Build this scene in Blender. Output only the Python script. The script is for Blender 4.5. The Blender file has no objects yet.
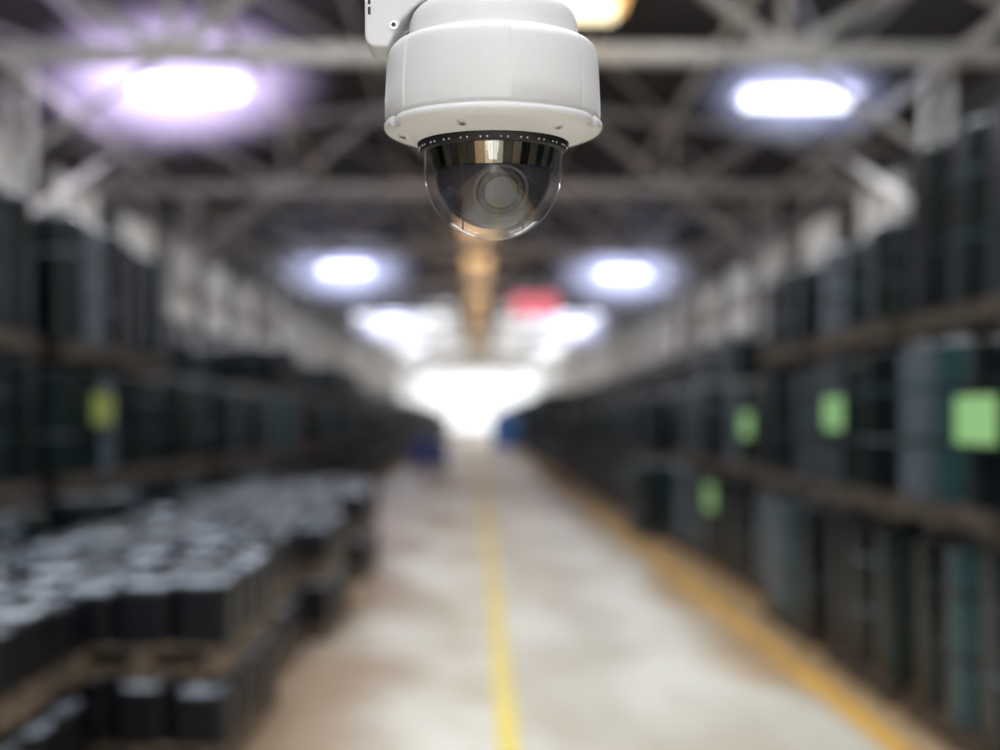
import bpy, math, random
from mathutils import Vector, Matrix
random.seed(7)
S = bpy.context.scene
S.view_settings.view_transform = 'Standard'
S.view_settings.look = 'None'
S.view_settings.exposure = 0.35
EYE = 1.6

# ------------------------------------------------------------------ materials
def mat(name, col, rough=0.5, metal=0.0, emis=None, estr=0.0, noise=None, island=None, bump=0.0, spec=0.5):
    m = bpy.data.materials.new(name); m.use_nodes = True
    nt = m.node_tree; b = nt.nodes['Principled BSDF']
    b.inputs['Base Color'].default_value = (*col, 1)
    b.inputs['Roughness'].default_value = rough
    b.inputs['Metallic'].default_value = metal
    b.inputs['Specular IOR Level'].default_value = spec
    if emis:
        b.inputs['Emission Color'].default_value = (*emis, 1)
        b.inputs['Emission Strength'].default_value = estr
    tc = nt.nodes.new('ShaderNodeTexCoord')
    if noise:
        col2, scale = noise
        n = nt.nodes.new('ShaderNodeTexNoise'); n.inputs['Scale'].default_value = scale
        n.inputs['Detail'].default_value = 5
        nt.links.new(tc.outputs['Object'], n.inputs['Vector'])
        r = nt.nodes.new('ShaderNodeValToRGB')
        r.color_ramp.elements[0].position = .38; r.color_ramp.elements[0].color = (*col, 1)
        r.color_ramp.elements[1].position = .68; r.color_ramp.elements[1].color = (*col2, 1)
        nt.links.new(n.outputs['Fac'], r.inputs['Fac'])
        nt.links.new(r.outputs['Color'], b.inputs['Base Color'])
    if island:
        g = nt.nodes.new('ShaderNodeNewGeometry'); o = nt.nodes.new('ShaderNodeObjectInfo')
        a = nt.nodes.new('ShaderNodeMath'); a.operation = 'ADD'
        f = nt.nodes.new('ShaderNodeMath'); f.operation = 'FRACT'
        nt.links.new(g.outputs['Random Per Island'], a.inputs[0]); nt.links.new(o.outputs['Random'], a.inputs[1])
        nt.links.new(a.outputs[0], f.inputs[0])
        r = nt.nodes.new('ShaderNodeValToRGB'); r.color_ramp.interpolation = 'CONSTANT'
        els = r.color_ramp.elements
        while len(els) < len(island): els.new(.5)
        for i, c in enumerate(island):
            els[i].position = i / len(island); els[i].color = (*c, 1)
        nt.links.new(f.outputs[0], r.inputs['Fac']); nt.links.new(r.outputs['Color'], b.inputs['Base Color'])
    return m

M_can = mat('canister_steel', (.01,.016,.014), .27, spec=.36, island=[(.004,.010,.011),(.003,.006,.008),(.008,.018,.019),(.10,.13,.16),(.003,.007,.010),(.006,.016,.015),(.025,.068,.078),(.004,.007,.009),(.010,.018,.023),(.055,.070,.085)])
M_lid = mat('canister_lid', (.1,.12,.13), .3, island=[(.14,.17,.20),(.34,.38,.44),(.03,.04,.045),(.18,.21,.25)])
M_dwood = mat('dark_pallet_wood', (.045,.036,.030), .8, noise=((.12,.09,.065), 7))
M_wood = mat('pallet_wood', (.08,.058,.042), .8, noise=((.21,.155,.105), 7))
M_batside = mat('battery_case', (.006,.007,.010), .4, spec=.25)
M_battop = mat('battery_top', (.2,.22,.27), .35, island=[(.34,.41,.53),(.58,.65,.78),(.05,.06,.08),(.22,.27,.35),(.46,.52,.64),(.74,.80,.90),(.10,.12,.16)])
M_label = mat('green_label', (.42,.85,.33), .6, noise=((.50,.92,.40), 12))
M_labely = mat('yellow_label', (.36,.42,.10), .6)
M_steel = mat('truss_paint', (.66,.65,.62), .55, noise=((.82,.80,.76), 3))
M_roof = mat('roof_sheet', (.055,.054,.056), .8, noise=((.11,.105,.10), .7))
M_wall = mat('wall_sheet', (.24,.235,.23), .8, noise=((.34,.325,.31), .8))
M_blue = mat('blue_plastic', (.015,.04,.30), .35, noise=((.02,.05,.38), 4))
M_blue2 = mat('light_blue_plastic', (.10,.28,.70), .4)
M_red = mat('red_sign_glow', (.85,.12,.18), .5, emis=(1,.25,.32), estr=.6)  # emission puts a glow into the sign's paint
M_win = mat('daylight_glass', (.8,.85,.9), .4, emis=(.95,.97,1), estr=1.0)
M_clere = mat('clerestory_glass', (.5,.5,.5), .4, emis=(1,.98,.95), estr=.36)
M_addback = mat('added_back_glow', (.8,.85,.9), .4, emis=(.93,.96,1), estr=4.5)  # unseen glowing pane, added to light the housing from the front
M_addroof = mat('added_light_near', (.9,.9,.9), .5, emis=(.91,.96,1), estr=7.0)  # unseen lit panels overhead, added as the main light
M_addfar = mat('added_light_far', (.9,.9,.9), .5, emis=(.95,.97,1), estr=1.5)  # weaker lit panels, added to brighten the far floor and roof
M_amber = mat('amber_fibreglass', (.8,.5,.2), .5, emis=(1,.62,.30), estr=.95)
M_tube = mat('lamp_tube', (1,1,1), .4, emis=(.88,.91,1), estr=2.2)
M_warm = mat('warm_lamp_tube', (1,1,1), .4, emis=(1,.84,.52), estr=2.0)
M_hood = mat('glowing_lamp_hood', (.7,.68,.8), .4, emis=(.60,.60,1), estr=.3)  # lilac emission on the hood imitates the glow round the lamp
M_galv = mat('galvanised_pipe', (.5,.5,.5), .4, .6)

# ------------------------------------------------------------------ mesh builder
class MB:
    def __init__(s): s.v=[]; s.f=[]; s.m=[]; s.sm=[]
    def add(s, vs, fs, mi=0, smooth=False):
        o=len(s.v); s.v += [tuple(v) for v in vs]
        for f in fs: s.f.append([i+o for i in f]); s.m.append(mi); s.sm.append(smooth)
    def box(s, x0,x1,y0,y1,z0,z1, mi=0):
        vs=[(x,y,z) for z in (z0,z1) for y in (y0,y1) for x in (x0,x1)]
        s.add(vs, [(0,2,3,1),(4,5,7,6),(0,1,5,4),(2,6,7,3),(0,4,6,2),(1,3,7,5)], mi)
    def beam(s, p0,p1,w,h=None, mi=0):
        h=h or w; p0=Vector(p0); p1=Vector(p1); d=(p1-p0).normalized()
        up=Vector((0,0,1)) if abs(d.z)<.95 else Vector((0,1,0))
        a=d.cross(up).normalized(); b=a.cross(d).normalized()
        vs=[]
        for p in (p0,p1):
            for sx,sy in ((-1,-1),(1,-1),(1,1),(-1,1)): vs.append(p+a*sx*w/2+b*sy*h/2)
        s.add(vs,[(0,3,2,1),(4,5,6,7),(0,1,5,4),(1,2,6,5),(2,3,7,6),(3,0,4,7)],mi)
    def cyl(s, p0,p1,r0,r1=None,n=24,mi=0,caps=True):
        r1=r0 if r1 is None else r1; p0=Vector(p0); p1=Vector(p1); d=(p1-p0).normalized()
        up=Vector((0,0,1)) if abs(d.z)<.95 else Vector((0,1,0))
        a=d.cross(up).normalized(); b=a.cross(d).normalized(); vs=[]
        for p,r in ((p0,r0),(p1,r1)):
            for i in range(n):
                t=2*math.pi*i/n; vs.append(p+a*math.cos(t)*r+b*math.sin(t)*r)
        s.add(vs,[(i,(i+1)%n,n+(i+1)%n,n+i) for i in range(n)],mi,True)
        if caps:
            s.add(vs[:n],[list(range(n))[::-1]],mi); s.add(vs[n:],[list(range(n))],mi)
    def rbox(s, cx,cy,w,d,z0,z1,r,mi=0,mtop=None,seg=3,ch=.02,smooth=False):
        def ring(w,d,r,z):
            out=[]
            for qx,qy,a0 in ((1,1,0),(-1,1,90),(-1,-1,180),(1,-1,270)):
                for k in range(seg+1):
                    t=math.radians(a0+90*k/seg)
                    out.append((cx+qx*(w/2-r)+r*math.cos(t), cy+qy*(d/2-r)+r*math.sin(t), z))
            return out
        n=4*(seg+1); rs=[ring(w,d,r,z0),ring(w,d,r,z1-ch),ring(w-2*ch,d-2*ch,max(r-ch,.004),z1)]
        vs=sum(rs,[])
        s.add(vs,[(i,(i+1)%n,n+(i+1)%n,n+i) for i in range(n)],mi,smooth)
        s.add(rs[1]+rs[2],[(i,(i+1)%n,n+(i+1)%n,n+i) for i in range(n)],mi,False)
        s.add(rs[2],[list(range(n))],mi if mtop is None else mtop)
    def lathe(s, prof, n=128, rf=None, mi=0, zf=None, closed=False):
        # profile given bottom -> top gives outward normals
        vs=[]
        for r,z in prof:
            for i in range(n):
                t=2*math.pi*i/n
                rr=r+(rf(t,r,z) if rf else 0)
                vs.append((rr*math.sin(t),-rr*math.cos(t),z+(zf(t,r,z) if zf else 0)))
        fs=[]
        for k in range(len(prof)-1):
            for i in range(n): fs.append((k*n+i,k*n+(i+1)%n,(k+1)*n+(i+1)%n,(k+1)*n+i))
        s.add(vs,fs,mi,True)
    def mesh(s,name,mats):
        me=bpy.data.meshes.new(name); me.from_pydata(s.v,[],s.f)
        for m in mats: me.materials.append(m)
        me.polygons.foreach_set('material_index',s.m); me.polygons.foreach_set('use_smooth',s.sm); me.update()
        return me
    def obj(s,name,mats,parent=None,loc=(0,0,0)):
        o=bpy.data.objects.new(name,s.mesh(name,mats)); S.collection.objects.link(o)
        o.location=loc; o.parent=parent; return o

def inst(name, me, loc, rotz=0, parent=None, scale=(1,1,1)):
    o=bpy.data.objects.new(name,me); S.collection.objects.link(o); o.location=loc; o.rotation_euler=(0,0,rotz)
    o.scale=scale; o.parent=parent; return o
def empty(name, loc=(0,0,0)):
    e=bpy.data.objects.new(name,None); S.collection.objects.link(e); e.location=loc; e.empty_display_size=.2; return e

# ------------------------------------------------------------------ room shell
W=9.0; Y0=-24.0; Y1=110.0; EAVE=7.75; RIDGE=8.75
b=MB(); b.box(-W,W,Y0,Y1,-.2,0)
floor=b.obj('floor',[])
fm=bpy.data.materials.new('worn_concrete'); fm.use_nodes=True; nt=fm.node_tree; P=nt.nodes['Principled BSDF']
N=nt.nodes.new; L=nt.links.new
tc=N('ShaderNodeTexCoord'); sep=N('ShaderNodeSeparateXYZ'); L(tc.outputs['Object'],sep.inputs[0])
def math_(op,a,bv=None,clamp=False):
    n=N('ShaderNodeMath'); n.operation=op; n.use_clamp=clamp
    for i,x in enumerate((a,bv)):
        if x is None: continue
        if isinstance(x,(int,float)): n.inputs[i].default_value=x
        else: L(x,n.inputs[i])
    return n.outputs[0]
def noise_(scale,detail=4,sx=1,sy=1):
    mp=N('ShaderNodeMapping'); mp.inputs['Scale'].default_value=(sx,sy,1); L(tc.outputs['Object'],mp.inputs[0])
    n=N('ShaderNodeTexNoise'); n.inputs['Scale'].default_value=scale; n.inputs['Detail'].default_value=detail; L(mp.outputs[0],n.inputs['Vector'])
    return n.outputs['Fac']
def smooth_(x,lo,hi):
    n=N('ShaderNodeMapRange'); n.interpolation_type='SMOOTHSTEP'; L(x,n.inputs['Value'])
    n.inputs['From Min'].default_value=lo; n.inputs['From Max'].default_value=hi; return n.outputs[0]
def mix_(f,a,c):
    n=N('ShaderNodeMix'); n.data_type='RGBA'
    if isinstance(f,(int,float)): n.inputs[0].default_value=f
    else: L(f,n.inputs[0])
    for i,x in ((6,a),(7,c)):
        if isinstance(x,tuple): n.inputs[i].default_value=(*x,1)
        else: L(x,n.inputs[i])
    return n.outputs[2]
X=sep.outputs['X']
n1=noise_(.9,5,1,.4); n2=noise_(3,6)
base=mix_(smooth_(n1,.38,.60),(.56,.52,.43),(.78,.765,.70))
base=mix_(math_('MULTIPLY',smooth_(n2,.5,.75),.3),base,(.42,.36,.28))
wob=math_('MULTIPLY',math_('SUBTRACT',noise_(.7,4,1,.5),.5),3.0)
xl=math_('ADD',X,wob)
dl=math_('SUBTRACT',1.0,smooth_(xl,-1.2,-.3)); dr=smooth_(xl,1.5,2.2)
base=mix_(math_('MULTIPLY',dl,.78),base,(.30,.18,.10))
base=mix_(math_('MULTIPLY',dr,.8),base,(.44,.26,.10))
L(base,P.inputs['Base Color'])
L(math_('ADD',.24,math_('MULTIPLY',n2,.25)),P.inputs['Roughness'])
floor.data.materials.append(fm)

def wornpaint(name,c,worn,thr):
    m=mat(name,c,.5); nt=m.node_tree; bb=nt.nodes['Principled BSDF']
    t=nt.nodes.new('ShaderNodeTexCoord'); n=nt.nodes.new('ShaderNodeTexNoise'); n.inputs['Scale'].default_value=2.2; n.inputs['Detail'].default_value=5
    r=nt.nodes.new('ShaderNodeValToRGB'); r.color_ramp.elements[0].position=thr; r.color_ramp.elements[0].color=(*c,1)
    r.color_ramp.elements[1].position=thr+.18; r.color_ramp.elements[1].color=(*worn,1)
    nt.links.new(t.outputs['Object'],n.inputs['Vector']); nt.links.new(n.outputs['Fac'],r.inputs['Fac']); nt.links.new(r.outputs['Color'],bb.inputs['Base Color'])
    return m
b=MB(); b.box(.10,.205,Y0,Y1,0,.004); b.obj('floor_line_center',[wornpaint('yellow_line_paint',(.86,.70,.16),(.76,.64,.28),.50)])
b=MB(); b.box(1.98,2.12,Y0,Y1,0,.004); b.obj('floor_line_side',[wornpaint('old_yellow_paint',(.84,.50,.10),(.46,.28,.12),.48)])
b=MB()
for j in range(-4,18): b.box(-1.3,2.0,j*6+1,j*6+1.02,0,.002)
b.obj('floor_joint',[mat('joint_filler',(.30,.26,.21),.8)])

for sx,nm in ((-1,'wall_left'),(1,'wall_right')):
    b=MB(); x0,x1=sorted((sx*W,sx*(W+.2)))
    b.box(x0,x1,Y0,Y1,-.2,EAVE+.05)
    b.obj(nm,[M_wall])
b=MB()
b.add([(-W-.2,Y1,-.2),(W+.2,Y1,-.2),(W+.2,Y1,EAVE),(0,Y1,RIDGE+.1),(-W-.2,Y1,EAVE)],[(0,1,2,3,4)])
b.obj('wall_far',[M_wall])
b=MB()
b.add([(-W-.2,Y0,-.2),(W+.2,Y0,-.2),(W+.2,Y0,EAVE),(0,Y0,RIDGE+.1),(-W-.2,Y0,EAVE)],[(0,4,3,2,1)])
b.obj('wall_back',[M_wall])
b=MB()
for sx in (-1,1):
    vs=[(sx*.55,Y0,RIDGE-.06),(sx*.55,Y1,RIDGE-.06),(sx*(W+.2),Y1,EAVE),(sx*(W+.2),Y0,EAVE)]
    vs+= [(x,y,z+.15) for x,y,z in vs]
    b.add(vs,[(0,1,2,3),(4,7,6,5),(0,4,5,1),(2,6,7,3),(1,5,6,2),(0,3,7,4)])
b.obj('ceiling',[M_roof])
b=MB(); b.box(-.56,.56,Y0,Y1,RIDGE-.03,RIDGE+.05); b.obj('window_ridge',[M_amber])
def roofz(x): return RIDGE-.06-(RIDGE-.06-EAVE)*(abs(x)-.55)/(W+.2-.55)
b=MB()  # roof panels added to light the hall; near ones stay out of view
for yy in [-20.5,-14.5,-8.5,-4.5,-.5,3.4,7.6]+[60+4*k for k in range(12)]:
    for sx in (-1,1):
        x0,x1=sx*1.4,sx*(3.6 if yy<20 else 7.5)
        vs=[(x0,yy,roofz(x0)-.02),(x1,yy,roofz(x1)-.02),(x1,yy+2.6,roofz(x1)-.02),(x0,yy+2.6,roofz(x0)-.02)]
        b.add(vs,[(0,1,2,3) if sx<0 else (3,2,1,0)],0 if yy<20 else 1)
b.obj('added_roof_light',[M_addroof,M_addfar])
b=MB()
b.box(-8.6,8.6,Y1-.1,Y1-.04,.3,7.5,0)
for k in range(9): x=-8.6+k*2.15; b.box(x-.06,x+.06,Y1-.2,Y1-.1,.3,7.5,1)
for z in (.3,2.7,5.1,7.5): b.box(-8.6,8.6,Y1-.2,Y1-.1,z-.06,z+.06,1)
b.obj('window_far',[M_win,M_steel])
b=MB()  # glowing panel added behind the camera for frontal light and dome reflections
b.box(-6,6,Y0+.04,Y0+.1,2.5,7.2,0)
for k in range(7): x=-6+k*2; b.box(x-.08,x+.08,Y0+.1,Y0+.2,2.5,7.2,1)
for z in (2.5,4.9,7.2): b.box(-6,6,Y0+.1,Y0+.2,z-.08,z+.08,1)
b.obj('added_back_light',[M_addback,M_steel])
for sx,nm in ((-1,'window_left'),(1,'window_right')):
    b=MB(); a,c=sorted((sx*(W-.05),sx*(W-.01))); a2,c2=sorted((sx*(W-.12),sx*(W-.05)))
    y=Y0+1
    while y<Y1-4:
        b.box(a,c,y,y+2.4,4.6,6.9,0)
        for q in (0,.8,1.6,2.4): b.box(a2,c2,y+q-.05,y+q+.05,4.6,6.9,1)
        for z in (4.6,5.75,6.9): b.box(a2,c2,y,y+2.4,z-.05,z+.05,1)
        y+=4.0
    b.obj(nm,[M_clere,M_steel])

# ------------------------------------------------------------------ trusses
def top(x): return RIDGE-.2-(RIDGE-EAVE)*abs(x)/W
b=MB(); CH=6.6
b.beam((-W,0,CH),(W,0,CH),.2,.22)
b.beam((-W,0,top(W)),(0,0,top(0)),.16,.16); b.beam((0,0,top(0)),(W,0,top(W)),.16,.16)
nodes=[-8.4,-4.2,0,4.2,8.4]; tn=[-6.3,-2.1,2.1,6.3]
for x in nodes:
    b.beam((x,0,CH),(x,0,top(x)),.12)
    b.box(x-.28,x+.28,-.03,.03,CH-.05,CH+.25)
for x in tn:
    b.beam((x-2.1,0,CH),(x,0,top(x)),.15); b.beam((x+2.1,0,CH),(x,0,top(x)),.15)
CX=6.3
for sx in (-1,1):
    for dx in (-.16,.16): b.box(sx*CX+dx-.03,sx*CX+dx+.03,-.06,.06,0,CH)
    for k in range(16): 
        z=k*.41; b.beam((sx*CX-.16,0,z),(sx*CX+.16,0,z+.41),.03); 
    b.beam((sx*CX,0,5.2),(sx*4.2,0,CH),.08); b.beam((sx*CX,0,5.2),(sx*8.4,0,CH),.08)
truss=b.mesh('roof_truss',[M_steel])
y=5.7-32
while y<Y1-2:
    if y>Y0+1: inst('roof_truss',truss,(0,y,0))
    y+=8
b=MB()
for x in (-8,-6.3,-4.2,-2.1,-1.0,1.0,2.1,4.2,6.3,8):
    b.beam((x,Y0+.4,top(x)+.06),(x,Y1-.4,top(x)+.06),.08,.10)
# wind bracing between truss heads
y=5.7-24
while y<Y1-10:
    for x in (-6.3,-2.1,2.1,6.3):
        b.beam((x-2.0,y,top(abs(x)+2.0)),(x+2.0,y+8,top(abs(x)+2.0)),.07)
    y+=8
b.obj('roof_purlin',[M_steel])
b=MB()
for x in (-CX,CX):
    b.beam((x,Y0+.5,4.3),(x,Y1-.5,4.3),.10,.14)
    b.beam((x,Y0+.5,CH-.2),(x,Y1-.5,CH-.2),.10,.14)
    y=5.7-24
    while y<Y1-10:
        b.beam((x,y,4.3),(x,y+4,CH-.2),.08); b.beam((x,y+4,CH-.2),(x,y+8,4.3),.08); y+=8
for x in (-3.3,3.3): b.beam((x,Y0+.5,CH+.12),(x,Y1-.5,CH+.12),.09,.09)
b.obj('longitudinal_bracing',[M_steel])

# ------------------------------------------------------------------ lamps
def lamp_mesh(L_=1.7):
    b=MB()
    h=L_/2
    vs=[(-h-.12,-.36,-.02),(h+.12,-.36,-.02),(h+.12,.36,-.02),(-h-.12,.36,-.02),(-h+.1,-.16,.22),(h-.1,-.16,.22),(h-.1,.16,.22),(-h+.1,.16,.22)]
    b.add(vs,[(0,1,5,4),(1,2,6,5),(2,3,7,6),(3,0,4,7),(4,5,6,7)],1)
    b.box(-h,h,-.16,.16,-.17,-.03,0)
    for x in (-h*.6,h*.6): b.cyl((x,0,.22),(x,0,.85),.015,n=8,mi=2)
    return b
def halo_mat(name,col,st):  # added glowing volume that stands in for the lens halo round a lamp
    halo=bpy.data.materials.new(name); halo.use_nodes=True; nt=halo.node_tree; nt.nodes.remove(nt.nodes['Principled BSDF'])
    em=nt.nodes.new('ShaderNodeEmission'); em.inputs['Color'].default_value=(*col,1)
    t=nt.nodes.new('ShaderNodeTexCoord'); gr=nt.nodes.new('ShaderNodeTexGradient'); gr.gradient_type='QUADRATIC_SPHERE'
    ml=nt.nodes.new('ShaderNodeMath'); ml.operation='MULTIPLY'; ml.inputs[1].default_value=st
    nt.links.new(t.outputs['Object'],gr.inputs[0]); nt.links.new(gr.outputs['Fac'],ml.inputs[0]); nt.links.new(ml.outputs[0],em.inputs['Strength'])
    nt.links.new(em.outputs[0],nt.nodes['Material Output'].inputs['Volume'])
    b=MB(); b.lathe([(max(math.sin(math.pi*k/12),.001),-math.cos(math.pi*k/12)) for k in range(13)],n=24); return b.mesh(name,[halo])
haloA=halo_mat('lens_halo_violet',(.74,.60,1),4.2)
haloB=halo_mat('lens_halo_blue',(.60,.66,1),2.2)
lm=lamp_mesh(1.55).mesh('high_bay_lamp',[M_tube,M_hood,M_galv])
for y in (-20.8,-2.8,15.2,33.2,51.2,69.2,87.2):
    for x in (-4.4,4.85):
        o=inst('high_bay_lamp',lm,(x,y,6.55 if x>0 else 6.7))
        ld=bpy.data.lights.new('tube_light','AREA'); ld.shape='RECTANGLE'; ld.size=1.5; ld.size_y=.28; ld.energy=70; ld.color=(.97,.97,1)
        lo=bpy.data.objects.new('tube_light',ld); S.collection.objects.link(lo); lo.parent=o; lo.location=(0,0,-.18)
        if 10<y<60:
            if y<20 and x<0: inst('lens_halo',haloA,(-.2,0,.1),0,o,(2.6,1.0,1.3))
            elif y<20: inst('lens_halo',haloB,(0,0,0),0,o,(1.8,.8,.9))
            else: inst('lens_halo',haloB,(0,0,-.1),0,o,(2.8,1.3,1.4))
wl=lamp_mesh(1.0).mesh('warm_bay_lamp',[M_warm,mat('glowing_warm_hood',(.8,.55,.2),.4,emis=(1,.6,.2),estr=.5),M_galv])  # the reflector's warm glow is put into its material as emission
inst('warm_bay_lamp',wl,(1.2,12.4,6.78))

b=MB(); b.box(-.7,.7,-.03,.03,-.33,.33,0)
for x in (-.5,.5): b.cyl((x,0,.33),(x,0,3.5),.012,n=8,mi=1)
b.obj('hanging_red_sign',[M_red,M_galv],loc=(1.7,29.7,5.0))

# ------------------------------------------------------------------ canister pallets
def pallet(b,w,d,mi):
    for k in range(7):
        y=-d/2+d*(k+.5)/7; b.box(-w/2,w/2,y-d*.055,y+d*.055,.105,.13,mi)
    for x in (-w/2+.05,0,w/2-.05):
        b.box(x-.05,x+.05,-d/2,d/2,.022,.105,mi)
    for y in (-d/2+.06,0,d/2-.06): b.box(-w/2,w/2,y-.06,y+.06,0,.022,mi)
def can_tier(h):
    b=MB(); pallet(b,1.10,1.10,1)
    for i in range(3):
        for j in range(3):
            cx=(i-1)*.375+random.uniform(-.02,.012); cy=(j-1)*.375+random.uniform(-.015,.015)
            z1=h-.03-random.uniform(0,.06)
            b.rbox(cx,cy,.33,.33,.13,z1,.11,0,2,seg=4,smooth=True)
            b.rbox(cx,cy,.30,.30,z1-.005,z1+.015,.09,2)
            for zz in (.13+(h-.13)*.33,.13+(h-.13)*.66):
                b.rbox(cx,cy,.342,.342,zz,zz+.03,.114,0,ch=.006,seg=4,smooth=True)
            b.cyl((cx+.09,cy+.09,z1+.01),(cx+.09,cy+.09,z1+.03),.03,n=10,mi=2)
    return b.mesh('canister_tier',[M_can,M_dwood,M_lid])
TM={}
def tier(h):
    k=round(h,2)
    if k not in TM: TM[k]=[can_tier(h) for _ in range(3)]
    return random.choice(TM[k])
def stack(parent,x,y,hs):
    z=0
    for h in hs:
        inst('canister_pallet',tier(h),(x+random.uniform(-.06,.06),y+random.uniform(-.03,.03),z),random.choice((0,math.pi))+random.uniform(-.03,.03),parent)
        z+=h
rowL=empty('canister_stack_row'); rowR=empty('canister_stack_row')
y=-20; k=0
while y<Y1-4:
    if y<5.0: hs=[1.07,.96,1.06]; xf=2.24
    elif y<8.3: hs=[1.07,.96,.72]; xf=2.24
    elif y<30: hs=[1.07,.96]; xf=2.5
    else: hs=[1.07,.96] if random.random()<.8 else [1.07,.96,.72]; xf=2.5
    if 13.2<y<14.5: hs=[1.07]; xf=2.2
    stack(rowR,xf+.57,y,hs)
    stack(rowR,xf+.57+1.24,y,[1.07,.96,.72] if y>9 else [1.07,.96,1.06])
    k+=1; y+=1.22 if k%3 else 1.5
y=-20; k=0
while y<Y1-4:
    if y<9.5: hs=[1.07,.96,1.06]
    elif y<27: hs=[1.07,.96,.72] if random.random()<.5 else [1.07,.96]
    else: hs=[1.07,.96]
    xf=-2.82 if not(y>24) else -2.95
    stack(rowL,xf-.57,y,hs); stack(rowL,xf-.57-1.24,y,[1.07,.96,1.06] if y<12 else [1.07,.96,.72])
    k+=1; y+=1.22 if k%3 else 1.5
for i,(x,yy,z,w,h,m,side) in enumerate([(2.22,4.34,1.60,.36,.21,M_label,1),(2.22,6.08,1.64,.30,.20,M_label,1),(2.22,8.05,1.56,.32,.20,M_label,1),
        (2.47,10.4,.8,.42,.28,M_label,1),(2.47,15.8,.75,.4,.3,M_label,1),(-2.80,7.3,1.68,.38,.22,M_labely,-1)]):
    b=MB(); xs=sorted((x-side*.06,x-side*.064)); b.box(xs[0],xs[1],yy-w/2,yy+w/2,z-h/2,z+h/2); b.obj('paper_label',[m])

# ------------------------------------------------------------------ battery piles, left foreground
def bat_tier():
    b=MB(); WX=.80; pallet(b,WX,1.14,1)
    n=3
    for i in range(n):
        for j in range(4):
            cx=-WX/2+WX*(i+.5)/n; cy=-.57+1.14*(j+.5)/4; z1=.13+.27+random.uniform(-.05,.02)
            b.rbox(cx,cy,.245,.26,.13,z1,.04,0,ch=.012)
            b.rbox(cx,cy,.205,.225,z1-.002,z1+.022,.07,2,ch=.012)
            for s in (-1,1): b.cyl((cx,cy+s*.075,z1+.015),(cx,cy+s*.075,z1+.05),.022,n=8,mi=3)
            b.beam((cx-.09,cy,z1+.04),(cx+.09,cy,z1+.04),.04,.018,mi=0)
    return b.mesh('battery_tier',[M_batside,M_wood,M_battop,M_galv])
BT=[bat_tier() for _ in range(3)]
pile=empty('battery_pile')
y=1.2; k=0
while y<12.4:
    xo=-1.12 if y>4.6 else -1.52
    dx=(-.12,.04,-.2,-.02)[k%4]
    for c in range(2):
        x=xo-.40-c*.84+dx
        if x-.4<-2.74: x=-2.33
        for t in range(2):
            inst('battery_pallet',random.choice(BT),(x+(.02 if t==0 and c==0 else 0)+random.uniform(-.01,.01),y+random.uniform(-.02,.02),t*.45),random.choice((0,math.pi))+random.uniform(-.015,.015),pile)
    y+=1.22+(.22 if k%2 else 0); k+=1

def tub(name,loc,w,d,h,m):
    b=MB(); 
    b.rbox(0,0,w*.9,d*.9,.1,h,.08,0,ch=.01); b.rbox(0,0,w,d,h-.12,h-.03,.1,0,ch=.01)
    for x in (-w*.35,w*.35):
        for yy in (-d*.35,d*.35): b.box(x-.07,x+.07,yy-.07,yy+.07,0,.12,0)
    for k in range(4): xx=-w*.36+k*w*.24; b.box(xx-.03,xx+.03,-d*.45-.03,-d*.45+.02,.15,h-.1,0)
    b.rbox(0,0,w*.6,d*.6,h,h+.12,.08,0,ch=.03)
    b.obj(name,[m],loc=loc)
tub('blue_storage_bin',(-1.62,33,0),1.35,1.2,.85,M_blue)
tub('blue_storage_bin',(1.55,56,0),1.7,1.2,1.9,M_blue2)

# ------------------------------------------------------------------ DOME CAMERA
U=.00092; DD=.92
M_white=mat('white_housing',(.84,.84,.85),.42,noise=((.86,.86,.87),30))
M_white2=mat('white_bracket',(.82,.82,.835),.42)
M_black=mat('black_gasket',(.012,.012,.013),.4)
M_grey=mat('screw_metal',(.45,.44,.42),.3,.9)
M_in=mat('inner_module',(.075,.070,.084),.22,.2,spec=.8)
M_in2=mat('inner_yoke',(.04,.037,.045),.22,.2)
M_lens=mat('lens_glass',(.012,.012,.018),.08)
M_ringrefl=mat('painted_reflection_ring',(.80,.66,.42),.2,1.0,island=[(.72,.64,.46),(.88,.84,.74),(.16,.17,.12),(.62,.52,.34),(.07,.075,.06),(.82,.78,.68),(.38,.36,.28),(.10,.10,.08)])  # streaks of reflected hall put into the facet colours
cam_root=empty('dome_security_camera',((493-478)*U,DD,EYE+(420-150)*U))
def uo(b,name,mats,bev=None):
    b.v=[(x*U,y*U,z*U) for x,y,z in b.v]
    o=b.obj(name,mats,cam_root)
    if bev:
        md=o.modifiers.new('bev','BEVEL'); md.width=bev*U; md.segments=3; md.limit_method='ANGLE'; md.angle_limit=math.radians(50)
    return o
seams=[math.radians(a) for a in (-52,7,50,112,180,-112)]
def rf(t,r,z):
    if 29<z<93 and r>95:
        a=(t+math.pi)%(2*math.pi)-math.pi; v=0
        for s_ in seams:
            d=abs((a-s_+math.pi)%(2*math.pi)-math.pi)*100
            if d<1.1: v=-2.0
        if math.radians(7)<a<math.radians(50): v+=1.3
        if a<math.radians(-52) and a>math.radians(-112): v+=1.3
        return v
    if 16<z<26 and r>100:
        a=(t+math.pi)%(2*math.pi)-math.pi; v=0
        for s_ in (-62,62,118,-118):
            d=abs((a-math.radians(s_)+math.pi)%(2*math.pi)-math.pi)
            if d<.075: v=-3.5
        return v
    return 0
b=MB()
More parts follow.
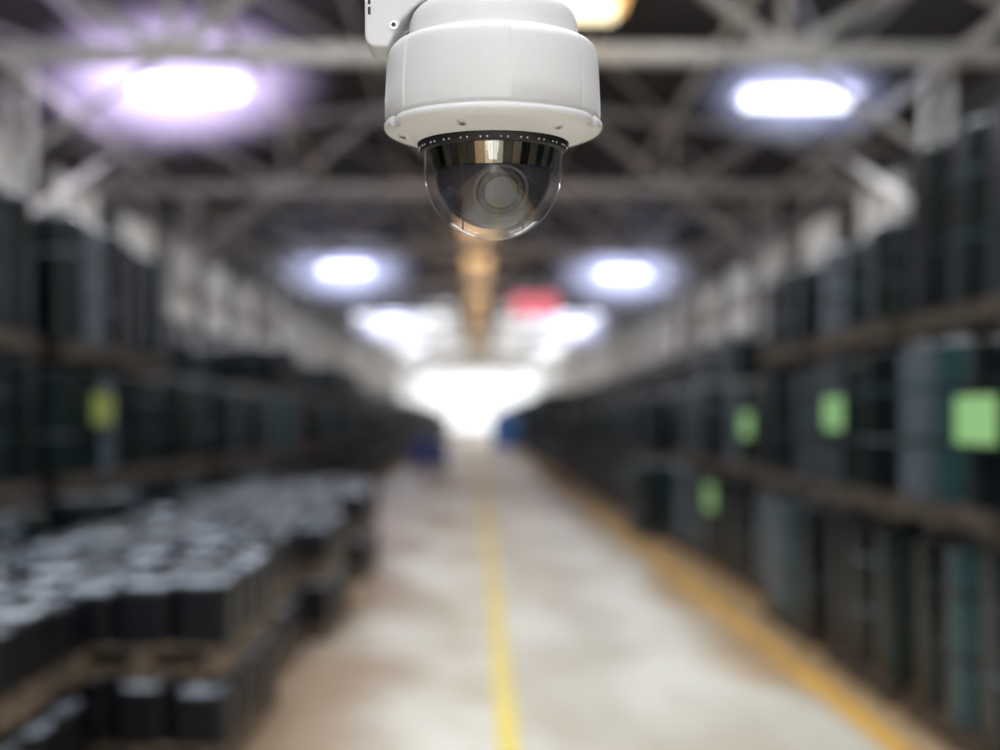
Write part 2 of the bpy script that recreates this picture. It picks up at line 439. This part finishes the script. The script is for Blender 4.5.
b.lathe([(72,5),(75,5),(78,6.5),(99,13),(101,13.5),(104,15),(106.5,16.5),(108,18.5),(108.2,20.5),(107.9,22.5),(107.2,23.6),(106,24.2),(104.6,24.6),(104.4,26.4),(106,27.4),
         (106.3,29.5),(105.8,45),(105,60),(104,75),(102.8,86),(102,90.5),(100.6,94),(98,96.5),(95,97.6),(88,98.6),(85.5,99),(84.4,100.2),(84,103),(83.4,112),(82,121),(79.5,127),(75,131.5),(68,134.5),(56,136.5),(44,137.5),(42,138.5),(41.5,141),(41.5,147),(40.5,148.5),(36,149),(36,178)],n=512,rf=rf)
uo(b,'housing',[M_white])
b=MB()
b.lathe([(60,-2.5),(71,-2.5),(73,-1.5),(73.5,2),(75.5,3.5),(75.5,6.5),(60,8)],n=160,mi=0)
for i in range(72):
    t=2*math.pi*i/72
    if i%3==0: continue
    c,s_=math.cos(t),math.sin(t); r=73.6
    p=Vector((r*s_,-r*c,.2)); 
    b.cyl(p-Vector((s_*.8,-c*.8,0)),p+Vector((s_*.6,-c*.6,0)),.8,n=8,mi=1)
uo(b,'vent_gasket',[M_black,M_white])
b=MB()
for a in (-19,42,101,161,221,281):
    t=math.radians(a); r=90; n=Vector((math.sin(t)*.3,-math.cos(t)*.3,-.95)).normalized()
    p=Vector((r*math.sin(t),-r*math.cos(t),10.2))
    b.cyl(p+n*-2,p+n*.9,6.2,5.4,n=24,mi=1); b.cyl(p+n*.9,p+n*1.5,3.6,n=20,mi=0)
    b.cyl(p+n*1.5,p+n*1.7,1.5,n=6,mi=2)
uo(b,'housing_screws',[M_grey,M_white,M_black])
def hemi(r,zc,ztop,n=28):
    pr=[(r,ztop),(r,(ztop+zc)/2),(r,zc)]
    for k in range(1,n+1):
        a=math.pi/2*k/n; pr.append((max(r*math.cos(a),.01),zc-r*math.sin(a)))
    return pr[::-1]
g=bpy.data.materials.new('dome_polycarbonate'); g.use_nodes=True; nt=g.node_tree; nt.nodes.remove(nt.nodes['Principled BSDF'])
out=nt.nodes['Material Output']; tr=nt.nodes.new('ShaderNodeBsdfTransparent'); tr.inputs[0].default_value=(.93,.925,.93,1)
gl=nt.nodes.new('ShaderNodeBsdfGlossy'); gl.inputs['Roughness'].default_value=.03
lw=nt.nodes.new('ShaderNodeLayerWeight'); lw.inputs['Blend'].default_value=.5
pw=nt.nodes.new('ShaderNodeMath'); pw.operation='POWER'; pw.inputs[1].default_value=4
ad=nt.nodes.new('ShaderNodeMath'); ad.operation='MULTIPLY_ADD'; ad.inputs[1].default_value=.55; ad.inputs[2].default_value=.10
mx=nt.nodes.new('ShaderNodeMixShader'); lk=nt.links.new
lk(lw.outputs['Facing'],pw.inputs[0]); lk(pw.outputs[0],ad.inputs[0]); lk(ad.outputs[0],mx.inputs[0]); lk(tr.outputs[0],mx.inputs[1]); lk(gl.outputs[0],mx.inputs[2]); lk(mx.outputs[0],out.inputs[0])
b=MB(); b.lathe(hemi(69.5,-20,-2),n=160); uo(b,'dome_bubble',[g])
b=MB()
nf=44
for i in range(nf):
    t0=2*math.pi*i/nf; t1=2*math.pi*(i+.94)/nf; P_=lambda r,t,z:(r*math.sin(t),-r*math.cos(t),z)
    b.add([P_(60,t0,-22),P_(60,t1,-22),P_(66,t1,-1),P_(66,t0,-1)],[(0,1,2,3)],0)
uo(b,'painted_reflection_ring',[M_ringrefl])
b=MB()
b.lathe(hemi(58,-20,-16)[:-2]+[(58.5,-14),(63,-2)],n=128,mi=0)
uo(b,'camera_shroud',[M_in])
b=MB()
pts=[]
for k in range(29):
    a=math.radians(0+95*k/28); pts.append((58.6*math.cos(a),-20-58.6*math.sin(a)))
for off,wd in ((-30,.8),(30,.8)):
    vs=[]
    for (r,z) in pts:
        q=math.sqrt(max(r*r-off*off,1))
        vs+=[(off-wd,-q,z),(off+wd,-q,z),(off+wd,-q+4,z),(off-wd,-q+4,z)]
    fs=[]
    for k in range(28):
        o=k*4
        for i in range(4): fs.append((o+i,o+(i+1)%4,o+4+(i+1)%4,o+4+i))
    b.add(vs,fs,1,False)
d=Vector((.12,-.80,-.46)).normalized(); c=Vector((0,0,-20))
b.cyl(c+d*44,c+d*53.0,29,27,n=64,mi=0); b.cyl(c+d*53.0,c+d*55.2,24,22,n=64,mi=1); b.cyl(c+d*55.2,c+d*55.8,18,n=64,mi=2)
ob=uo(b,'lens_module',[M_in,M_in2,M_lens])
outl=[(369,-90),(369,47),(370.5,52),(374,55.5),(379,57),(391,57),(396,46),(404,32),(416,20),(430,10),(443,4),(447,-14),(545,-14),(545,-90)]
def P2(x,y): return (x-493, 150-y)
b=MB(); n=len(outl)
fr_=[(P2(*p)[0],-27,P2(*p)[1]) for p in outl]; bk=[(x,27,z) for x,_,z in fr_]
b.add(fr_+bk,[list(range(n)),list(range(n,2*n))[::-1]]+[((i+1)%n,i,n+i,n+(i+1)%n) for i in range(n)])
uo(b,'mounting_bracket',[M_white2],bev=2.5)
b=MB()
x,z=P2(397,37); b.cyl((x,-29,z),(x,-27,z),4.6,n=28,mi=0); b.cyl((x,-29.6,z),(x,-29,z),2.2,n=6,mi=1)
x,z=P2(373.5,19); b.box(x-1.3,x+1.3,-27.6,-26.5,z-8,z-1,1); b.box(x-1.3,x+1.3,-27.6,-26.5,z+1.5,z+8,1)
uo(b,'bracket_fittings',[M_grey,M_black])
b=MB(); b.cyl((20,0,235),(20,0,7170),19,n=32,mi=0); b.cyl((20,0,238),(20,0,246),40,n=32,mi=0); 
po=uo(b,'drop_pole',[M_white2])
TILT=math.radians(5.5)
for ch in list(cam_root.children):
    if ch.name!='drop_pole': ch.rotation_euler=(TILT,0,0)
b=MB(); b.beam((-1.2,DD,top(1.2)+.02),(1.2,DD,top(1.2)+.02),.16,.16); b.obj('ceiling_joist',[M_steel])

# ------------------------------------------------------------------ world + camera
w=bpy.data.worlds.new('world'); S.world=w; w.use_nodes=True; nt=w.node_tree
nt.nodes['Background'].inputs[0].default_value=(.8,.9,1,1); nt.nodes['Background'].inputs[1].default_value=1.0
cd=bpy.data.cameras.new('camera'); co=bpy.data.objects.new('camera',cd); S.collection.objects.link(co)
co.location=(0,0,EYE); co.rotation_euler=(math.radians(90),0,0)
cd.sensor_width=36; cd.lens=36; cd.shift_x=.022; cd.shift_y=.045; cd.clip_end=300; cd.clip_start=.05
cd.dof.use_dof=True; cd.dof.focus_distance=.875; cd.dof.aperture_fstop=1.5; cd.dof.aperture_blades=0
S.camera=co
